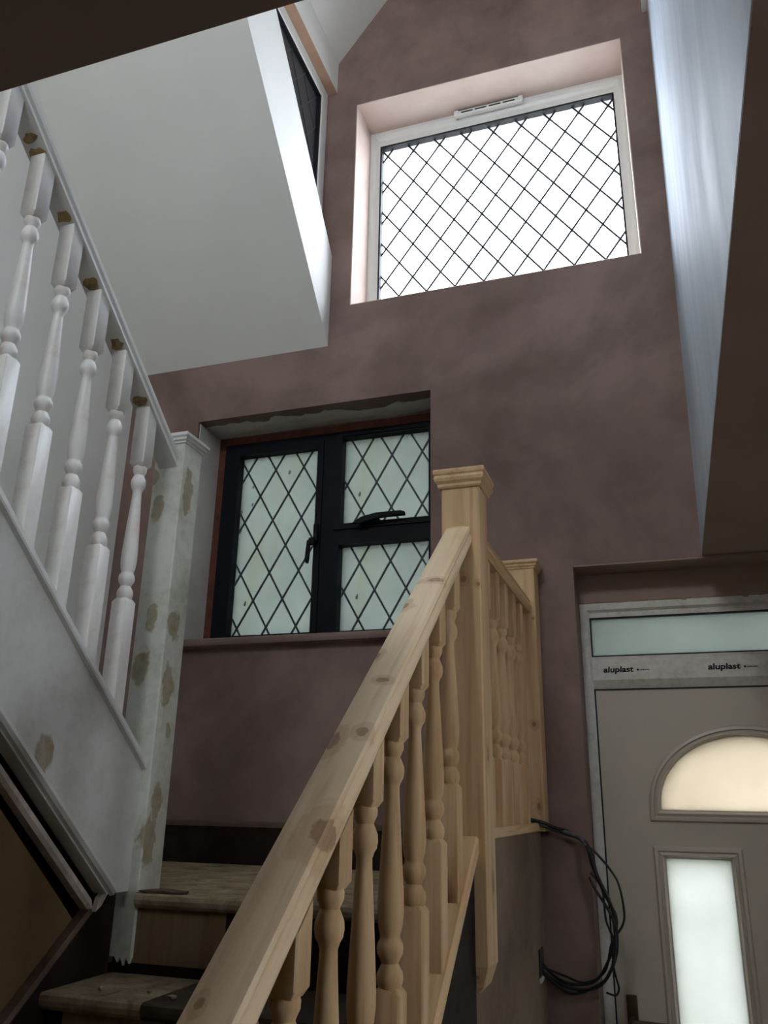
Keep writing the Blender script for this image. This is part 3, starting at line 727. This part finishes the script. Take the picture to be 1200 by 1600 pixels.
# white balustrade of the upper flight
WB = thing('white_balustrade', (-1.225, 1.2, .5), 'old white painted stair balustrade with brown scuffed newel at the left', 'balustrade')
RL = lambda y: .853+RAKE2*(1.769-y)           # lower right arris of the white rail
WRAIL = [(-.028, 0), (.028, 0), (.028, .006), (.0245, .010), (.0245, .016), (.030, .020), (.031, .030), (.027, .036), (.024, .039), (.018, .050), (-.018, .050), (-.024, .039), (-.031, .030), (-.030, .020), (-.0245, .016), (-.0245, .010), (-.028, .006)]
bm = B(); shear_prism(bm, [(-1.225+x, z*1.2) for x, z in WRAIL], .35, 1.780, -RAKE2, 1.769, 4); bmesh.ops.translate(bm, verts=bm.verts[:], vec=(0, 0, .853))
wr = obj('handrail', bm, M['white_gloss'], WB, WB.location, True)
y0 = 1.659; zc = STT(y0)+.025; zb0 = .446
me = baluster_mesh('baluster', M['white_baluster'], zb0-zc, RL(y0)-(zb0+.36), -RAKE2, -RAKE2)
for i in range(11):
    y = y0-.121*i
    if y < .45: break
    put('baluster', me, WB, (-1.225, y, STT(y)+.025))
# bare brown scars on the underside of the rail between balusters
def scar(y, n, seed):
    rr = random.Random(seed); bm = B()
    for j in range(n):
        cy = y+(j-.5*(n-1))*.028; w_ = .020+.006*rr.random(); h_ = .009+.004*rr.random(); pts = []
        for q in range(12):
            a = 2*math.pi*q/12; r_ = .65+.5*rr.random()
            pts.append((-1.225+w_*math.cos(a)*r_, cy+h_*math.sin(a)*r_))
        prism(bm, pts, 'Z', -.0012, 0)
    for v_ in bm.verts: v_.co.z += RL(v_.co.y)
    obj('bare_patch', bm, M['bare_patch'], WB, WB.location)
for i in range(8): scar(y0-.121*i-.034, 2 if i in (4,) else 1, i)
newel(WB, -1.225, 1.825, -.352, .915, M['white_newel'], M['white_gloss'], CAPS, 'torn')

# ------------------------------------------------------------------ small things
CB = thing('cable_bundle', (-.40, 2.60, -.43), 'loose bundle of black cables hanging from wall hole beside the front door', 'cable')
YC = 2.664
def at(x, z, y=YC): return (x, y, z)
runs = [
    ('cable', [at(-.40, -.41, 2.60), at(-.37, -.455), at(-.32, -.468), at(-.262, -.455), at(-.222, -.40), at(-.198, -.33), at(-.196, -.285), at(-.222, -.235), at(-.252, -.16), at(-.262, -.115), at(-.285, -.088), at(-.33, -.075), (-.352, 2.625, -.066), (-.385, 2.597, -.052), (-.43, 2.590, -.040)], .0052),
    ('cable', [at(-.40, -.43, 2.60), at(-.36, -.470), at(-.30, -.480), at(-.245, -.462), at(-.208, -.405), at(-.196, -.345), at(-.205, -.26, 2.65), at(-.238, -.185, 2.65), at(-.252, -.13), at(-.27, -.095), at(-.32, -.068), (-.350, 2.625, -.058), (-.38, 2.597, -.044), (-.42, 2.588, -.036)], .0058),
    ('cable', [at(-.40, -.42, 2.60), at(-.35, -.448), at(-.29, -.462), at(-.235, -.43), at(-.212, -.36), at(-.178, -.31), at(-.172, -.27), at(-.182, -.205), at(-.205, -.165), at(-.235, -.130), at(-.256, -.112)], .0042),
    ('cable', [at(-.40, -.435, 2.60), at(-.34, -.49), at(-.28, -.478), at(-.226, -.44, 2.645), at(-.204, -.38, 2.645), at(-.2, -.31, 2.645), at(-.215, -.27, 2.65), at(-.246, -.225), at(-.262, -.19)], .005),
    ('cable', [at(-.212, -.40, 2.65), at(-.205, -.44, 2.65), at(-.2, -.47), at(-.21, -.487), at(-.235, -.482)], .0035),
    ('cable', [at(-.205, -.345, 2.655), at(-.222, -.30, 2.655), at(-.226, -.23, 2.655), at(-.238, -.20, 2.655), at(-.258, -.178, 2.655)], .004)]
for nm, pts, r in runs:
    bm = B(); tube(bm, pts, r*.8); obj(nm, bm, M['cable'], CB, CB.location, True)
bm = B(); tube(bm, [(-.345, 2.650, -.063), (-.31, YC, -.074), (-.283, YC, -.083), (-.266, YC, -.105)], .0055); o = obj('cable', bm, M['cable_grey'], CB, CB.location, True); o['label'] = 'grey stripped cable length'
bx = B(); box(bx, -.403, -.3985, 2.565, 2.635, -.45, -.375, .0015)
hb = tag(obj('back_box', bx, M['gasket'], None, (-.40, 2.60, -.41)), 'dark square socket hole in the tan plaster where the cables come out', 'socket')
bm = B()
for q in range(5): prism(bm, [(2.563+.012*q, -.454-.004*(q % 2)), (2.577+.012*q, -.450), (2.574+.012*q, -.441), (2.565+.012*q, -.443)], 'X', -.4015, -.3965)
obj('broken_edge', bm, M['splinter'], hb, wloc(hb))

def ragged(name, pts, z, mat, label, cat, th=.004):
    bm = B(); prism(bm, pts, 'Z', z, z+th)
    for v_ in bm.verts: v_.co.z += .003*random.random()
    c = pts[0]; return tag(obj(name, bm, mat, None, (c[0], c[1], z)), label, cat)
ragged('torn_underlay', [(-1.175, 1.775), (-1.15, 1.768), (-1.12, 1.782), (-1.09, 1.772), (-1.06, 1.79), (-1.07, 1.815), (-1.10, 1.805), (-1.13, 1.825), (-1.17, 1.815)], LAND+.001, M['dark_edge'], 'torn brown underlay scrap on the landing nosing beside white newel', 'scrap')
def crumb(x, y, z, s, mat, label, seed):
    rr = random.Random(seed); bm = B(); bmesh.ops.create_icosphere(bm, subdivisions=1, radius=s)
    for v_ in bm.verts: v_.co = Vector((v_.co.x*(.8+.7*rr.random()), v_.co.y*(.8+.6*rr.random()), v_.co.z*(.5+.4*rr.random())))
    mz = min(v_.co.z for v_ in bm.verts)
    for v_ in bm.verts: v_.co += Vector((x, y, z-mz))
    return tag(obj('plaster_crumb', bm, mat, None, (x, y, z)), label, 'debris')
crumb(-1.135, 2.60, LAND, .022, M['patch_white'], 'pale plaster lump on landing against the dark skirting', 1)
crumb(-1.12, 2.42, LAND, .012, M['patch_white'], 'small pale crumb on landing in front of plaster lump', 2)
for x, y, r_, lab in ((-1.13, 1.61, .007, 'leftmost brown crumb on the tread below the white newel'), (-1.03, 1.63, .005, 'smallest brown crumb in middle of the tread below the newel'),
                      (-.96, 1.60, .008, 'largest brown crumb at right on the tread below the newel')):
    crumb(x, y, LAND-RISE, r_, M['tread'], lab, int(-x*100))['group'] = 'crumbs on the tread below the newel'
bm = B(); prism(bm, [(1.69, -.204), (1.775, -.150), (1.778, -.163), (1.72, -.197), (1.70, -.222), (1.682, -.232)], 'X', -1.2275, -1.216)
tag(obj('wood_splinter', bm, M['splinter'], None, (-1.222, 1.72, -.19)), 'pale broken splinter of moulding at the foot of the white string', 'splinter')
